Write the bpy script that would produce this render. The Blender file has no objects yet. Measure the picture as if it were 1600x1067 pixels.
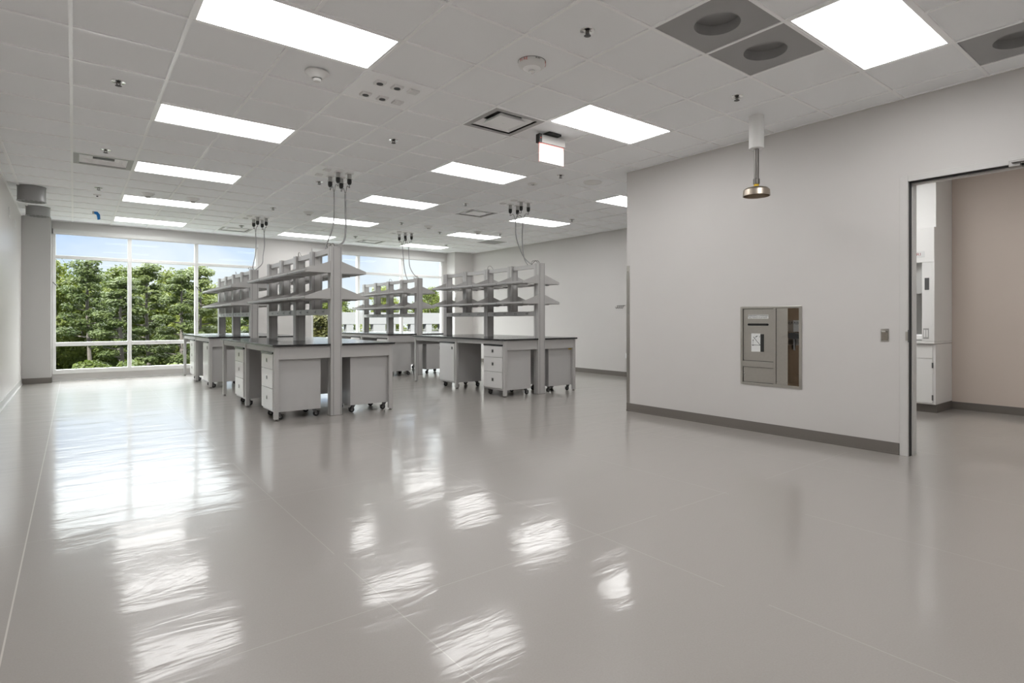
import bpy, math, random
import numpy as np
from mathutils import Vector, Matrix
PI = math.pi
random.seed(7)
SC = bpy.context.scene
COL = SC.collection
T = 0.6096
CEIL = 3.1718

# ------------------------------------------------------------------ materials
def _mat(name):
    m = bpy.data.materials.new(name); m.use_nodes = True
    nt = m.node_tree
    return m, nt, nt.nodes['Principled BSDF']

def mat(name, col, rough=0.5, metal=0.0, spec=0.5, noise=0.0, nscale=20.0, bump=0.0, bscale=60.0, coat=0.0):
    m, nt, b = _mat(name)
    b.inputs['Base Color'].default_value = (*col, 1)
    b.inputs['Roughness'].default_value = rough
    b.inputs['Metallic'].default_value = metal
    b.inputs['Specular IOR Level'].default_value = spec
    b.inputs['Coat Weight'].default_value = coat
    tc = nt.nodes.new('ShaderNodeTexCoord')
    if noise:
        n = nt.nodes.new('ShaderNodeTexNoise'); n.inputs['Scale'].default_value = nscale
        n.inputs['Detail'].default_value = 4
        nt.links.new(tc.outputs['Object'], n.inputs['Vector'])
        mx = nt.nodes.new('ShaderNodeMix'); mx.data_type = 'RGBA'
        mx.inputs['A'].default_value = (*[c*(1-noise) for c in col], 1)
        mx.inputs['B'].default_value = (*[min(1, c*(1+noise)) for c in col], 1)
        nt.links.new(n.outputs['Fac'], mx.inputs['Factor'])
        nt.links.new(mx.outputs['Result'], b.inputs['Base Color'])
    if bump:
        n = nt.nodes.new('ShaderNodeTexNoise'); n.inputs['Scale'].default_value = bscale
        nt.links.new(tc.outputs['Object'], n.inputs['Vector'])
        bp = nt.nodes.new('ShaderNodeBump'); bp.inputs['Strength'].default_value = bump
        bp.inputs['Distance'].default_value = 0.01
        nt.links.new(n.outputs['Fac'], bp.inputs['Height'])
        nt.links.new(bp.outputs['Normal'], b.inputs['Normal'])
    return m

def emis(name, col, strength):
    m, nt, b = _mat(name)
    b.inputs['Base Color'].default_value = (0.9, 0.9, 0.9, 1)
    b.inputs['Emission Color'].default_value = (*col, 1)
    b.inputs['Emission Strength'].default_value = strength
    return m

def glass(name, tint, refl=1.0):
    m, nt, b = _mat(name)
    nt.nodes.remove(b)
    out = nt.nodes['Material Output']
    tr = nt.nodes.new('ShaderNodeBsdfTransparent'); tr.inputs['Color'].default_value = (*tint, 1)
    gl = nt.nodes.new('ShaderNodeBsdfGlossy'); gl.inputs['Roughness'].default_value = 0.02
    fr = nt.nodes.new('ShaderNodeFresnel'); fr.inputs['IOR'].default_value = 1.45
    ml = nt.nodes.new('ShaderNodeMath'); ml.operation = 'MULTIPLY'; ml.inputs[1].default_value = refl
    mx = nt.nodes.new('ShaderNodeMixShader')
    nt.links.new(fr.outputs[0], ml.inputs[0]); nt.links.new(ml.outputs[0], mx.inputs[0])
    nt.links.new(tr.outputs[0], mx.inputs[1]); nt.links.new(gl.outputs[0], mx.inputs[2])
    nt.links.new(mx.outputs[0], out.inputs['Surface'])
    return m

def floor_mat():
    m, nt, b = _mat('sheet_vinyl')
    N, L = nt.nodes, nt.links
    tc = N.new('ShaderNodeTexCoord'); sep = N.new('ShaderNodeSeparateXYZ')
    L.new(tc.outputs['Object'], sep.inputs[0])
    def m2(op, a, bb=None, c=None):
        n = N.new('ShaderNodeMath'); n.operation = op
        for i, v in enumerate((a, bb, c)):
            if v is None: continue
            if isinstance(v, (int, float)): n.inputs[i].default_value = v
            else: L.new(v, n.inputs[i])
        return n.outputs[0]
    def grid(sock, off, step, w):
        s = m2('DIVIDE', m2('SUBTRACT', sock, off), step)
        f = m2('ABSOLUTE', m2('SUBTRACT', m2('FRACT', m2('ADD', s, 0.5)), 0.5))
        return m2('LESS_THAN', f, w/step/2)
    line = m2('MAXIMUM', grid(sep.outputs['X'], 1.06, 1.245, 0.0035), grid(sep.outputs['Y'], -2.06, 1.86, 0.0035))
    n0 = N.new('ShaderNodeTexNoise'); n0.inputs['Scale'].default_value = 1.1
    L.new(tc.outputs['Object'], n0.inputs['Vector'])
    vis = m2('GREATER_THAN', n0.outputs['Fac'], 0.44)
    strong = m2('LESS_THAN', m2('ABSOLUTE', m2('ADD', sep.outputs['X'], 0.185)), 0.003)
    line = m2('MAXIMUM', m2('MULTIPLY', m2('MULTIPLY', line, vis), 0.35), m2('MULTIPLY', strong, 0.9))
    n1 = N.new('ShaderNodeTexNoise'); n1.inputs['Scale'].default_value = 140; n1.inputs['Detail'].default_value = 3
    L.new(tc.outputs['Object'], n1.inputs['Vector'])
    mx = N.new('ShaderNodeMix'); mx.data_type = 'RGBA'
    mx.inputs['A'].default_value = (0.322, 0.300, 0.281, 1); mx.inputs['B'].default_value = (0.380, 0.355, 0.334, 1)
    L.new(n1.outputs['Fac'], mx.inputs['Factor'])
    mx2 = N.new('ShaderNodeMix'); mx2.data_type = 'RGBA'; mx2.inputs['B'].default_value = (0.62, 0.59, 0.56, 1)
    L.new(line, mx2.inputs['Factor']); L.new(mx.outputs['Result'], mx2.inputs['A'])
    L.new(mx2.outputs['Result'], b.inputs['Base Color'])
    b.inputs['Roughness'].default_value = FLOOR_ROUGH
    b.inputs['IOR'].default_value = 1.5
    b.inputs['Specular IOR Level'].default_value = 0.16
    b.inputs['Coat Weight'].default_value = 1.0; b.inputs['Coat Roughness'].default_value = 0.11; b.inputs['Coat IOR'].default_value = 1.28
    # long shallow waves of the laid sheet
    mp = N.new('ShaderNodeMapping'); mp.inputs['Scale'].default_value = (0.8, 2.4, 1)
    L.new(tc.outputs['Object'], mp.inputs['Vector'])
    n2 = N.new('ShaderNodeTexNoise'); n2.inputs['Scale'].default_value = 1.6; n2.inputs['Detail'].default_value = 4
    n2.inputs['Roughness'].default_value = 0.55; n2.inputs['Distortion'].default_value = 0.6
    L.new(mp.outputs[0], n2.inputs['Vector'])
    bp = N.new('ShaderNodeBump'); bp.inputs['Strength'].default_value = 0.3; bp.inputs['Distance'].default_value = 0.014
    L.new(n2.outputs['Fac'], bp.inputs['Height'])
    L.new(bp.outputs['Normal'], b.inputs['Normal']); L.new(bp.outputs['Normal'], b.inputs['Coat Normal'])
    return m

def leaf_mat(name, c1, c2):
    m, nt, b = _mat(name)
    N, L = nt.nodes, nt.links
    oi = N.new('ShaderNodeObjectInfo'); tc = N.new('ShaderNodeTexCoord')
    n = N.new('ShaderNodeTexNoise'); n.inputs['Scale'].default_value = 1.3; n.inputs['Detail'].default_value = 6
    L.new(tc.outputs['Object'], n.inputs['Vector'])
    ad = N.new('ShaderNodeMath'); ad.operation = 'MULTIPLY_ADD'; ad.inputs[1].default_value = 0.5
    L.new(oi.outputs['Random'], ad.inputs[0])
    sb = N.new('ShaderNodeMath'); sb.operation = 'SUBTRACT'; sb.inputs[1].default_value = 0.25
    L.new(n.outputs['Fac'], sb.inputs[0]); L.new(sb.outputs[0], ad.inputs[2])
    mx = N.new('ShaderNodeMix'); mx.data_type = 'RGBA'; mx.clamp_factor = True
    mx.inputs['A'].default_value = (*c1, 1); mx.inputs['B'].default_value = (*c2, 1)
    L.new(ad.outputs[0], mx.inputs['Factor'])
    L.new(mx.outputs['Result'], b.inputs['Base Color'])
    b.inputs['Roughness'].default_value = 0.6
    tl = N.new('ShaderNodeBsdfTranslucent'); L.new(mx.outputs['Result'], tl.inputs['Color'])
    ms = N.new('ShaderNodeMixShader'); ms.inputs[0].default_value = 0.3
    L.new(b.outputs[0], ms.inputs[1]); L.new(tl.outputs[0], ms.inputs[2])
    L.new(ms.outputs[0], N['Material Output'].inputs['Surface'])
    return m

FLOOR_ROUGH = 0.32
LAMP = 9.5
M = dict(
    wall=mat('wall_paint', (0.605, 0.588, 0.574), 0.55, noise=0.012, nscale=3),
    wall_left=mat('eggshell_wall_paint', (0.62, 0.60, 0.58), 0.28, noise=0.012, nscale=2),
    tan=mat('tan_wall_paint', (0.64, 0.56, 0.50), 0.55, noise=0.015, nscale=3),
    tile=mat('ceiling_tile', (0.915, 0.93, 0.945), 0.9, noise=0.02, nscale=240, bump=0.1, bscale=300),
    tee=mat('ceiling_grid_metal', (0.96, 0.965, 0.97), 0.3),
    base=mat('taupe_rubber_base', (0.16, 0.145, 0.13), 0.5),
    base_light=mat('grey_cove_base', (0.42, 0.41, 0.395), 0.4),
    alum=mat('white_window_aluminium', (0.78, 0.78, 0.77), 0.35),
    shade=mat('shade_cassette', (0.66, 0.66, 0.65), 0.5),
    white=mat('white_plastic', (0.78, 0.78, 0.77), 0.4),
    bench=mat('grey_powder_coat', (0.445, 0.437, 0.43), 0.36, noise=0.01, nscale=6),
    front=mat('cabinet_front_window_lit', (0.63, 0.625, 0.62), 0.28, noise=0.01, nscale=6, coat=0.3),  # cabinet coat lightened so the fronts carry window light in their colour
    cab=mat('cabinet_powder_coat', (0.475, 0.47, 0.467), 0.30, noise=0.01, nscale=6, coat=0.3),
    epoxy=mat('black_epoxy_resin', (0.012, 0.012, 0.013), 0.2, spec=0.6),
    black=mat('black_plastic', (0.012, 0.012, 0.012), 0.4),
    rubber=mat('black_rubber', (0.018, 0.018, 0.018), 0.6),
    chrome=mat('chrome', (0.75, 0.75, 0.74), 0.15, 1.0),
    steel=mat('brushed_stainless', (0.50, 0.485, 0.45), 0.28, 1.0, noise=0.05, nscale=40),
    steel_dark=mat('dim_stainless', (0.35, 0.32, 0.28), 0.25, 1.0, noise=0.05, nscale=30),
    brass=mat('satin_bronze_steel', (0.50, 0.44, 0.37), 0.3, 1.0),
    satin=mat('satin_grey_aluminium', (0.33, 0.32, 0.31), 0.5, 0.7),
    brown_reflection=mat('stainless_reflection_tint', (0.42, 0.36, 0.30), 0.12, 1.0),  # stainless recess with brown room reflections put into its base colour
    pipe=mat('galvanised_pipe', (0.17, 0.16, 0.15), 0.4, 0.7),
    yellow=mat('yellow_plastic', (0.80, 0.52, 0.02), 0.4),
    greypaint=mat('grey_galvanised_sheet', (0.34, 0.34, 0.34), 0.45, 0.4),
    greytile=mat('grey_perforated_metal', (0.36, 0.36, 0.36), 0.55, noise=0.08, nscale=300),
    darkgrey=mat('dark_grey_metal', (0.10, 0.10, 0.10), 0.5),
    vent=mat('grey_diffuser_paint', (0.42, 0.42, 0.42), 0.4),
    foil=mat('crumpled_silver_foil', (0.95, 0.95, 0.95), 0.35, 0.2, bump=1.0, bscale=14),
    blue=mat('blue_tape', (0.01, 0.22, 0.62), 0.5),
    red=mat('red_print', (0.60, 0.03, 0.02), 0.5),
    redglow=emis('red_edge_light', (1.0, 0.12, 0.10), 1.2),
    ink=mat('black_print', (0.015, 0.015, 0.015), 0.5),
    maroon=mat('maroon_print', (0.28, 0.05, 0.05), 0.5),
    label=mat('white_label', (0.70, 0.71, 0.70), 0.5),
    mirror=mat('mirrored_acrylic', (0.93, 0.90, 0.88), 0.35, 0.0),
    signface=emis('lit_sign_face', (1.0, 0.93, 0.90), 0.45),
    cord=mat('grey_cord', (0.30, 0.30, 0.30), 0.5),
    sleeve=mat('grey_connector', (0.42, 0.42, 0.41), 0.45),
    door=mat('door_paint', (0.60, 0.59, 0.575), 0.4),
    hood=mat('fume_hood_white', (0.80, 0.80, 0.785), 0.4),
    hoodin=mat('fume_hood_liner', (0.50, 0.50, 0.49), 0.5),
    lamp=emis('lit_panel', (1.0, 0.995, 0.985), LAMP),
    concrete=mat('pale_concrete', (0.36, 0.36, 0.38), 0.8, noise=0.06, nscale=2),
    asphalt=mat('asphalt', (0.10, 0.10, 0.11), 0.9, noise=0.1),
    grass=mat('woodland_ground', (0.03, 0.045, 0.015), 0.95, noise=0.4, nscale=1.5),
    bark=mat('grey_bark', (0.20, 0.175, 0.165), 0.9, noise=0.3, nscale=8),
    leaf=leaf_mat('broad_leaf', (0.025, 0.058, 0.010), (0.25, 0.285, 0.055)),
    needle=leaf_mat('pine_needle', (0.034, 0.068, 0.022), (0.22, 0.26, 0.08)),
    olive=leaf_mat('magnolia_leaf', (0.02, 0.038, 0.012), (0.19, 0.165, 0.05)),
    glass=glass('window_glass', (0.955, 0.985, 0.98), 0.12),
)
M['floor'] = floor_mat()

# ------------------------------------------------------------------ mesh builder
class MB:
    def __init__(s): s.v, s.f, s.m, s.smooth = [], [], [], []
    def _add(s, vs, fs, mi=0, sm=False):
        o = len(s.v); s.v += [tuple(p) for p in vs]
        for f in fs: s.f.append(tuple(i+o for i in f)); s.m.append(mi); s.smooth.append(sm)
        return s
    def box(s, x0, y0, z0, x1, y1, z1, mi=0):
        if x0 > x1: x0, x1 = x1, x0
        if y0 > y1: y0, y1 = y1, y0
        if z0 > z1: z0, z1 = z1, z0
        v = [(x0,y0,z0),(x1,y0,z0),(x1,y1,z0),(x0,y1,z0),(x0,y0,z1),(x1,y0,z1),(x1,y1,z1),(x0,y1,z1)]
        return s._add(v, [(0,3,2,1),(4,5,6,7),(0,1,5,4),(1,2,6,5),(2,3,7,6),(3,0,4,7)], mi)
    def prism(s, poly, axis, a, b, mi=0):
        # poly: 2-D outline in the plane of the other two axes
        n = len(poly)
        def P(p, t):
            if axis == 'y': return (p[0], t, p[1])
            if axis == 'x': return (t, p[0], p[1])
            return (p[0], p[1], t)
        v = [P(p, a) for p in poly] + [P(p, b) for p in poly]
        fs = [tuple(range(n)), tuple(range(2*n-1, n-1, -1))] + [(i, n+i, n+(i+1) % n, (i+1) % n) for i in range(n)]
        return s._add(v, fs, mi)
    def lathe(s, prof, c=(0,0,0), axis='z', n=24, mi=0, cap=True):
        v, fs = [], []
        for r, h in prof:
            for k in range(n):
                a = 2*PI*k/n; p = (r*math.cos(a), r*math.sin(a), h)
                if axis == 'x': p = (p[2], p[0], p[1])
                elif axis == 'y': p = (p[1], p[2], p[0])
                v.append((c[0]+p[0], c[1]+p[1], c[2]+p[2]))
        for i in range(len(prof)-1):
            for k in range(n):
                a, b = i*n+k, i*n+(k+1) % n
                fs.append((a, b, b+n, a+n))
        if cap:
            fs.append(tuple(range(n-1, -1, -1))); fs.append(tuple((len(prof)-1)*n+k for k in range(n)))
        return s._add(v, fs, mi, True)
    def cyl(s, c, r, h, axis='z', n=16, mi=0): return s.lathe([(r, 0), (r, h)], c, axis, n, mi)
    def tube(s, pts, r, n=8, mi=0):
        pts = [Vector(p) for p in pts]; v, fs = [], []
        up = None
        for i, p in enumerate(pts):
            d = (pts[min(i+1, len(pts)-1)] - pts[max(i-1, 0)]).normalized()
            if up is None or abs(up.dot(d)) > 0.95:
                up = Vector((0,0,1)) if abs(d.z) < 0.9 else Vector((1,0,0))
            a = d.cross(up).normalized(); b = d.cross(a).normalized(); up = b.cross(d) if False else up
            rr = r[i] if isinstance(r, (list, tuple)) else r
            for k in range(n):
                t = 2*PI*k/n; v.append(p + a*(rr*math.cos(t)) + b*(rr*math.sin(t)))
        for i in range(len(pts)-1):
            for k in range(n):
                x, y = i*n+k, i*n+(k+1) % n; fs.append((x, y, y+n, x+n))
        fs.append(tuple(range(n-1, -1, -1))); fs.append(tuple((len(pts)-1)*n+k for k in range(n)))
        return s._add(v, fs, mi, True)
    def quad(s, a, b, c, d, mi=0): return s._add([a, b, c, d], [(0,1,2,3)], mi)

def build(name, mb, mats, parent=None, bevel=0.0, loc=None):
    me = bpy.data.meshes.new(name)
    me.from_pydata(mb.v, [], mb.f)
    if not isinstance(mats, (list, tuple)): mats = [mats]
    for m in mats: me.materials.append(M[m] if isinstance(m, str) else m)
    me.polygons.foreach_set('material_index', mb.m)
    if any(mb.smooth):
        me.polygons.foreach_set('use_smooth', mb.smooth)
        me.update(); me.set_sharp_from_angle(angle=math.radians(38))
    me.update()
    o = bpy.data.objects.new(name, me); COL.objects.link(o)
    if parent: o.parent = parent
    if loc: o.location = loc
    if bevel:
        b = o.modifiers.new('edge', 'BEVEL'); b.width = bevel; b.segments = 2; b.limit_method = 'ANGLE'
    return o

def tag(o, label, cat, group=None):
    o['label'] = label; o['category'] = cat
    if group: o['group'] = group
    return o
def thing(name, label, cat, loc=(0,0,0), rz=0, group=None):
    o = bpy.data.objects.new(name, None); COL.objects.link(o)
    o.empty_display_size = 0.1; o.location = loc; o.rotation_euler = (0, 0, rz)
    return tag(o, label, cat, group)
def struct(name, mb, m, parent=None, bevel=0.0):
    o = build(name, mb, m, parent, bevel)
    if parent is None: o['kind'] = 'structure'
    return o
def copy_tree(o, loc=None, rz=None, label=None, group=None, parent=None):
    c = o.copy(); COL.objects.link(c)
    if parent: c.parent = parent
    if loc is not None: c.location = loc
    if rz is not None: c.rotation_euler = (0, 0, rz)
    if label: c['label'] = label
    if group: c['group'] = group
    for ch in list(o.children): copy_tree(ch, parent=c)
    return c
def text(name, s, size, m, origin, xa, ya, parent, align='LEFT', sx=1.0, depth=0.0006):
    cu = bpy.data.curves.new('lettering', 'FONT'); cu.body = s; cu.size = size; cu.extrude = depth; cu.align_x = align
    t = bpy.data.objects.new('lettering', cu); COL.objects.link(t)
    me = bpy.data.meshes.new_from_object(t.evaluated_get(bpy.context.evaluated_depsgraph_get()))
    bpy.data.objects.remove(t); bpy.data.curves.remove(cu)
    x, y = Vector(xa)*sx, Vector(ya); z = Vector(xa).cross(y)
    mw = Matrix(((x.x, y.x, z.x, origin[0]), (x.y, y.y, z.y, origin[1]), (x.z, y.z, z.z, origin[2]), (0,0,0,1)))
    me.transform(mw); me.materials.clear(); me.materials.append(M[m])
    o = bpy.data.objects.new(name, me); COL.objects.link(o); o.parent = parent
    return o
def spline(P, k=10):
    P = [Vector(p) for p in P]; Q = [2*P[0]-P[1]] + P + [2*P[-1]-P[-2]]; out = []
    for i in range(1, len(Q)-2):
        a, b, c, d = Q[i-1:i+3]
        for j in range(k):
            t = j/k
            out.append(0.5*((2*b) + (c-a)*t + (2*a-5*b+4*c-d)*t*t + (3*b-a-3*c+d)*t**3))
    out.append(P[-1]); return out

# ------------------------------------------------------------------ the room
XL, XR, YW, YB = -0.75, 9.20, 10.45, -6.6
XP, YP, WT = 5.76, 0.842, 0.19           # partition face, its far end, thickness
DY0, DY1, DZ = -2.475, -3.42, 2.43       # door opening
NY0, NY1, NZ0, NZ1 = -0.85, -1.51, 0.515, 1.34   # niche for the eyewash unit
XT = 9.335                                # tan wall of the lab next door
mb = MB().box(XL-0.2, YB-0.2, -0.12, XT+0.2, YW+0.2, 0.0); struct('floor', mb, 'floor')
mb = MB().box(XL-0.2, YB, 0, XL, YW+0.2, 3.6); struct('wall_left', mb, 'wall_left')
mb = MB().box(XR, YP, 0, XR+0.2, YW+0.2, 3.6); struct('wall_right', mb, 'wall')
mb = MB().box(XL-0.2, YB-0.2, 0, XT+0.2, YB, 3.6); struct('wall_back', mb, 'wall')
mb = MB()
mb.box(XP, NY0, 0, XP+WT, YP, 3.6); mb.box(XP, NY1, 0, XP+WT, NY0, NZ0); mb.box(XP, NY1, NZ1, XP+WT, NY0, 3.6)
mb.box(XP+0.13, NY1, NZ0, XP+WT, NY0, NZ1)
mb.box(XP, DY0+0.005, 0, XP+WT, NY1, 3.6); mb.box(XP, DY1-0.005, DZ, XP+WT, DY0+0.005, 3.6); mb.box(XP, YB, 0, XP+WT, DY1-0.005, 3.6)
struct('wall_partition', mb, 'wall')
mb = MB().box(XP+WT, YP-0.15, 0, XR, YP, 3.6); struct('wall_partition_return', mb, 'wall')
mb = MB().box(XT, YB, 0, XT+0.2, YP-0.15, 3.6); struct('wall_lab', mb, 'tan')
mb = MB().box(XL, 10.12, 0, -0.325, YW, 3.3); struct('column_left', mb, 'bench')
mb = MB().box(8.57, 10.0, 0, XR, YW, 3.3); struct('column_right', mb, 'wall')
W1 = (-0.31, 3.43); W2 = (4.67, 8.44); WZ0, WZ1 = 0.137, 3.005
mb = MB()
for a, b in ((XL, W1[0]), (W1[1], W2[0]), (W2[1], XR)): mb.box(a, YW, 0, b, YW+0.2, 3.6)
for a, b in (W1, W2):
    mb.box(a, YW, WZ1, b, YW+0.2, 3.6); mb.box(a, YW+0.02, 0, b, YW+0.2, WZ0)
struct('wall_window', mb, 'wall')
mb = MB().box(XL-0.4, YB-0.4, 3.6, XT+0.4, YW+0.4, 3.85); struct('roof', mb, 'concrete')  # unseen slab added to stop daylight leaking in above the ceiling

# baseboards
mb = MB(); mb.box(XP-0.008, -2.404, 0.014, XP, YP, 0.105); mb.box(XP-0.016, -2.404, 0, XP, YP, 0.014)
struct('baseboard_partition', mb, 'base')
mb = MB().box(XR-0.01, YP+0.01, 0, XR, 10.0, 0.10); struct('baseboard_right', mb, 'base')
mb = MB(); mb.prism([(XL, 0), (XL+0.02, 0), (XL+0.008, 0.02), (XL+0.008, 0.11), (XL, 0.11)], 'y', YB, 10.12); struct('baseboard_left', mb, 'base_light')
mb = MB(); mb.box(XL, 10.11, 0, -0.315, 10.12, 0.105); mb.box(-0.325, 10.11, 0, -0.315, YW, 0.105); struct('baseboard_column', mb, 'base')
mb = MB().box(XT-0.01, YB, 0, XT, YP-0.15, 0.10); struct('baseboard_lab', mb, 'base')
mb = MB(); mb.box(W1[0], YW-0.03, 0, W1[1], YW+0.02, 0.018); mb.box(W2[0], YW-0.03, 0, W2[1], YW+0.02, 0.018); struct('trim_1', mb, 'white')
mb = MB(); mb.box(W1[1], YW-0.01, 0, W2[0], YW, 0.10); struct('baseboard_window', mb, 'base')

# ceiling grid
I0, I1 = -2, 16; J0, J1 = -11, 18
LIGHTS = [(1, j) for j in (-9, -5, -1, 3, 7, 11, 15)] + [(6, j) for j in (-9, -5, -1, 3, 7, 11, 15)] + [(11, j) for j in (3, 7, 11, 15)] + [(11, -3), (11, -7), (11, -1)]
VENTS = [(5, 0), (0, 7), (9, 7), (4, 15), (9, 15)]
PANELS = [(3, 0), (4, 5), (4, 12), (9, 5), (9, 12)]
ROUNDS = [(5, -4), (6, -4), (8, -6)]
PERF = [(13, 12)]
skip = set(VENTS+PANELS+ROUNDS+PERF)
for i, j in LIGHTS: skip |= {(i, j), (i+1, j)}
mb = MB()
cx = lambda v: min(max(v, XL), XT)
cy = lambda v: min(max(v, YB), YW)
for i in range(I0, I1):
    for j in range(J0, J1):
        x0, x1, y0, y1 = cx(i*T), cx((i+1)*T), cy(j*T), cy((j+1)*T)
        if x1-x0 < 0.01 or y1-y0 < 0.01 or (i, j) in skip: continue
        z = CEIL+0.010
        if (i, j) == (2, 0): mb.box(x0, y0, z+0.006, x1, y1, z+0.02)
        else: mb.box(x0, y0, z, x1, y1, z+0.016)
struct('ceiling', mb, 'tile')
mb = MB(); w = 0.012
lit2 = {(i+1, j) for i, j in LIGHTS}
for i in range(I0, I1):                       # main runners along the room
    x = i*T
    if not XL < x < XT: continue
    for j in range(J0, J1):
        y0, y1 = cy(j*T), cy((j+1)*T)
        if y1-y0 > 0.01 and (i, j) not in lit2: mb.box(x-w, y0, CEIL, x+w, y1, CEIL+0.03)
for j in range(J0, J1):
    y = j*T
    if YB < y < YW: mb.box(XL, y-w, CEIL+0.0005, XT, y+w, CEIL+0.03)
for a in ((XL, YB, XL+0.02, YW), (XR-0.02, YP, XR, YW), (XL, YW-0.02, XR, YW), (XP-0.02, YB, XP, YP)):
    mb.box(a[0], a[1], CEIL+0.001, a[2], a[3], CEIL+0.03)
struct('ceiling_grid', mb, 'tee')

# ------------------------------------------------------------------ windows
def window(n, X, mull):
    root = bpy.data.objects.new('window_%d' % n, None); COL.objects.link(root); root['kind'] = 'structure'
    y0, y1 = YW+0.005, YW+0.10
    mb = MB(); mb.box(X[0], y0, WZ0, X[0]+0.05, y1, WZ1); mb.box(X[1]-0.05, y0, WZ0, X[1], y1, WZ1)
    mb.box(X[0], y0-0.02, WZ0, X[1], y1, 0.222); mb.box(X[0], y0, 2.93, X[1], y1, WZ1)
    build('frame', mb, 'alum', root, 0.004)
    for x in mull:
        build('mullion', MB().box(x-0.033, y0-0.01, 0.222, x+0.033, y1+0.03, 2.93), 'alum', root, 0.004)
    e = [X[0]+0.05] + [v for x in mull for v in (x-0.033, x+0.033)] + [X[1]-0.05]
    zz = [(0.222, 0.688), (0.765, 2.435), (2.497, 2.93)]
    for k in range(0, len(e), 2):
        for a, b in ((0.688, 0.765), (2.435, 2.497)):
            build('transom', MB().box(e[k], y0, a, e[k+1], y1, b), 'alum', root, 0.004)
        for a, b in zz:
            build('pane', MB().box(e[k], YW+0.055, a, e[k+1], YW+0.061, b), 'glass', root)
    return root
w1 = window(1, W1, (0.936, 2.161)); w2 = window(2, W2, (5.90, 7.15))
for x, w_ in ((-0.285, w1), (2.165, w1)):
    build('shade_cord_clip', MB().tube([(x-0.02, YW-0.012, 1.96), (x+0.045, YW-0.03, 1.885)], 0.008), 'darkgrey', w_)
for X, nm, wn in ((W1, 'left', 'woodland'), (W2, 'right', 'parking garage')):
    t = thing('roller_shade', 'pale grey rolled-up shade cassette above the window facing the %s' % wn, 'roller shade', (X[0], YW, 2.918))
    L = X[1]-X[0]
    mb = MB().prism([(-0.004, 0), (-0.075, 0), (-0.09, 0.015), (-0.09, 0.087), (-0.004, 0.087)], 'x', 0.01, L-0.01)
    build('cassette', mb, 'shade', t)
    for x in (0.0, L-0.012): build('end_cap', MB().box(x, -0.092, -0.002, x+0.012, -0.004, 0.089), 'darkgrey' if x == 0.0 and nm == 'left' else 'shade', t)
    build('hem_bar', MB().box(0.03, -0.05, -0.012, L-0.03, -0.035, 0.0), 'shade', t)

# ------------------------------------------------------------------ door to the lab
d = bpy.data.objects.new('door_1', None); COL.objects.link(d); d['kind'] = 'structure'
mb = MB()
for ya, yb in ((-2.409, DY0), (DY1-0.06, DY1)):
    mb.box(XP-0.012, ya, 0, XP+WT+0.012, yb, DZ+0.055)
mb.box(XP-0.012, DY1, DZ, XP+WT+0.012, DY0, DZ+0.055)
build('frame', mb, 'door', d, 0.003)
mb = MB(); mb.box(XP+0.062, DY0-0.018, 0, XP+0.125, DY0, DZ); mb.box(XP+0.062, DY1, DZ-0.018, XP+0.125, DY0-0.018, DZ)
build('stop', mb, 'door', d)
mb = MB(); mb.box(XP+0.012, DY0-0.006, 0, XP+0.060, DY0, DZ); mb.box(XP+0.012, DY1, DZ-0.006, XP+0.060, DY0-0.006, DZ)
build('seal', mb, 'rubber', d)
mb = MB(); mb.box(XP-0.0145, -2.475, 1.01, XP+0.035, -2.479, 1.12, 0); mb.box(XP-0.0155, -2.456, 1.025, XP-0.012, -2.475, 1.105, 1)
build('strike_plate', mb, ['darkgrey', 'steel'], d)
lf = build('leaf', MB().box(XP+WT+0.02, DY1-0.055, 0.01, XP+WT+0.95, DY1-0.01, DZ-0.01), 'door', d)
mb = MB(); mb.cyl((XP+WT+0.88, DY1-0.01, 1.02), 0.025, 0.03, 'y'); mb.box(XP+WT+0.77, DY1+0.02, 1.01, XP+WT+0.89, DY1+0.035, 1.03)
build('lever_handle', mb, 'steel', lf)
mb = MB(); mb.box(XP-0.03, -3.25, DZ-0.02, XP+0.05, -3.18, DZ+0.025); mb.box(XP-0.06, -3.42, DZ+0.005, XP-0.03, -3.2, DZ+0.02)
build('closer_arm', mb, 'satin', d)

# ------------------------------------------------------------------ ceiling lights
ORD = {1: {-9: None, -5: None, -1: 'nearest of the left row, beside the smoke detector', 3: 'second of the left row, in line with the first sprinkler', 7: 'third of the left row, beside the foil-lined vent',
           11: 'fourth of the left row, below two smoke detectors', 15: 'last of the left row, next to the woodland window'},
       6: {-9: None, -5: 'large at the top edge beside the grey round-holed tiles', -1: 'beside the square vent and the exit sign', 3: 'third of the middle row, just beyond the exit sign',
           7: 'fourth of the middle row, above the nearest bench', 11: 'fifth of the middle row, behind the nearest bench cables', 15: 'last of the middle row, by the wall between the windows'},
       11: {3: 'cut off by the partition wall corner', 7: 'behind the cables of the right-hand bench', 11: 'beside the grey perforated tile', 15: 'last of the right row, by the garage window', -3: None, -7: None, -1: None}}
proto = None
for i, j in LIGHTS:
    s = ORD[i][j]  # None marks unseen panels added to brighten the room and lab
    lab = 'flat white lit ceiling panel, ' + s if s else 'unseen ceiling panel added as fill light, behind the camera or next door'
    loc = ((i+1)*T, (j+0.5)*T, CEIL)
    if proto is None:
        t = proto = thing('ceiling_light', lab, 'ceiling light', loc, group='flat ceiling light panels')
        mb = MB(); a, b, f = T-0.012, T/2-0.012, 0.018
        mb.box(-a, -b, 0.002, a, -b+f, 0.03); mb.box(-a, b-f, 0.002, a, b, 0.03); mb.box(-a, -b+f, 0.002, -a+f, b-f, 0.03); mb.box(a-f, -b+f, 0.002, a, b-f, 0.03)
        build('frame', mb, 'tee', t)
        build('diffuser', MB().box(-a+f, -b+f, 0.006, a-f, b-f, 0.02), 'lamp', t)
    else: copy_tree(proto, loc, label=lab)

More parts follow.
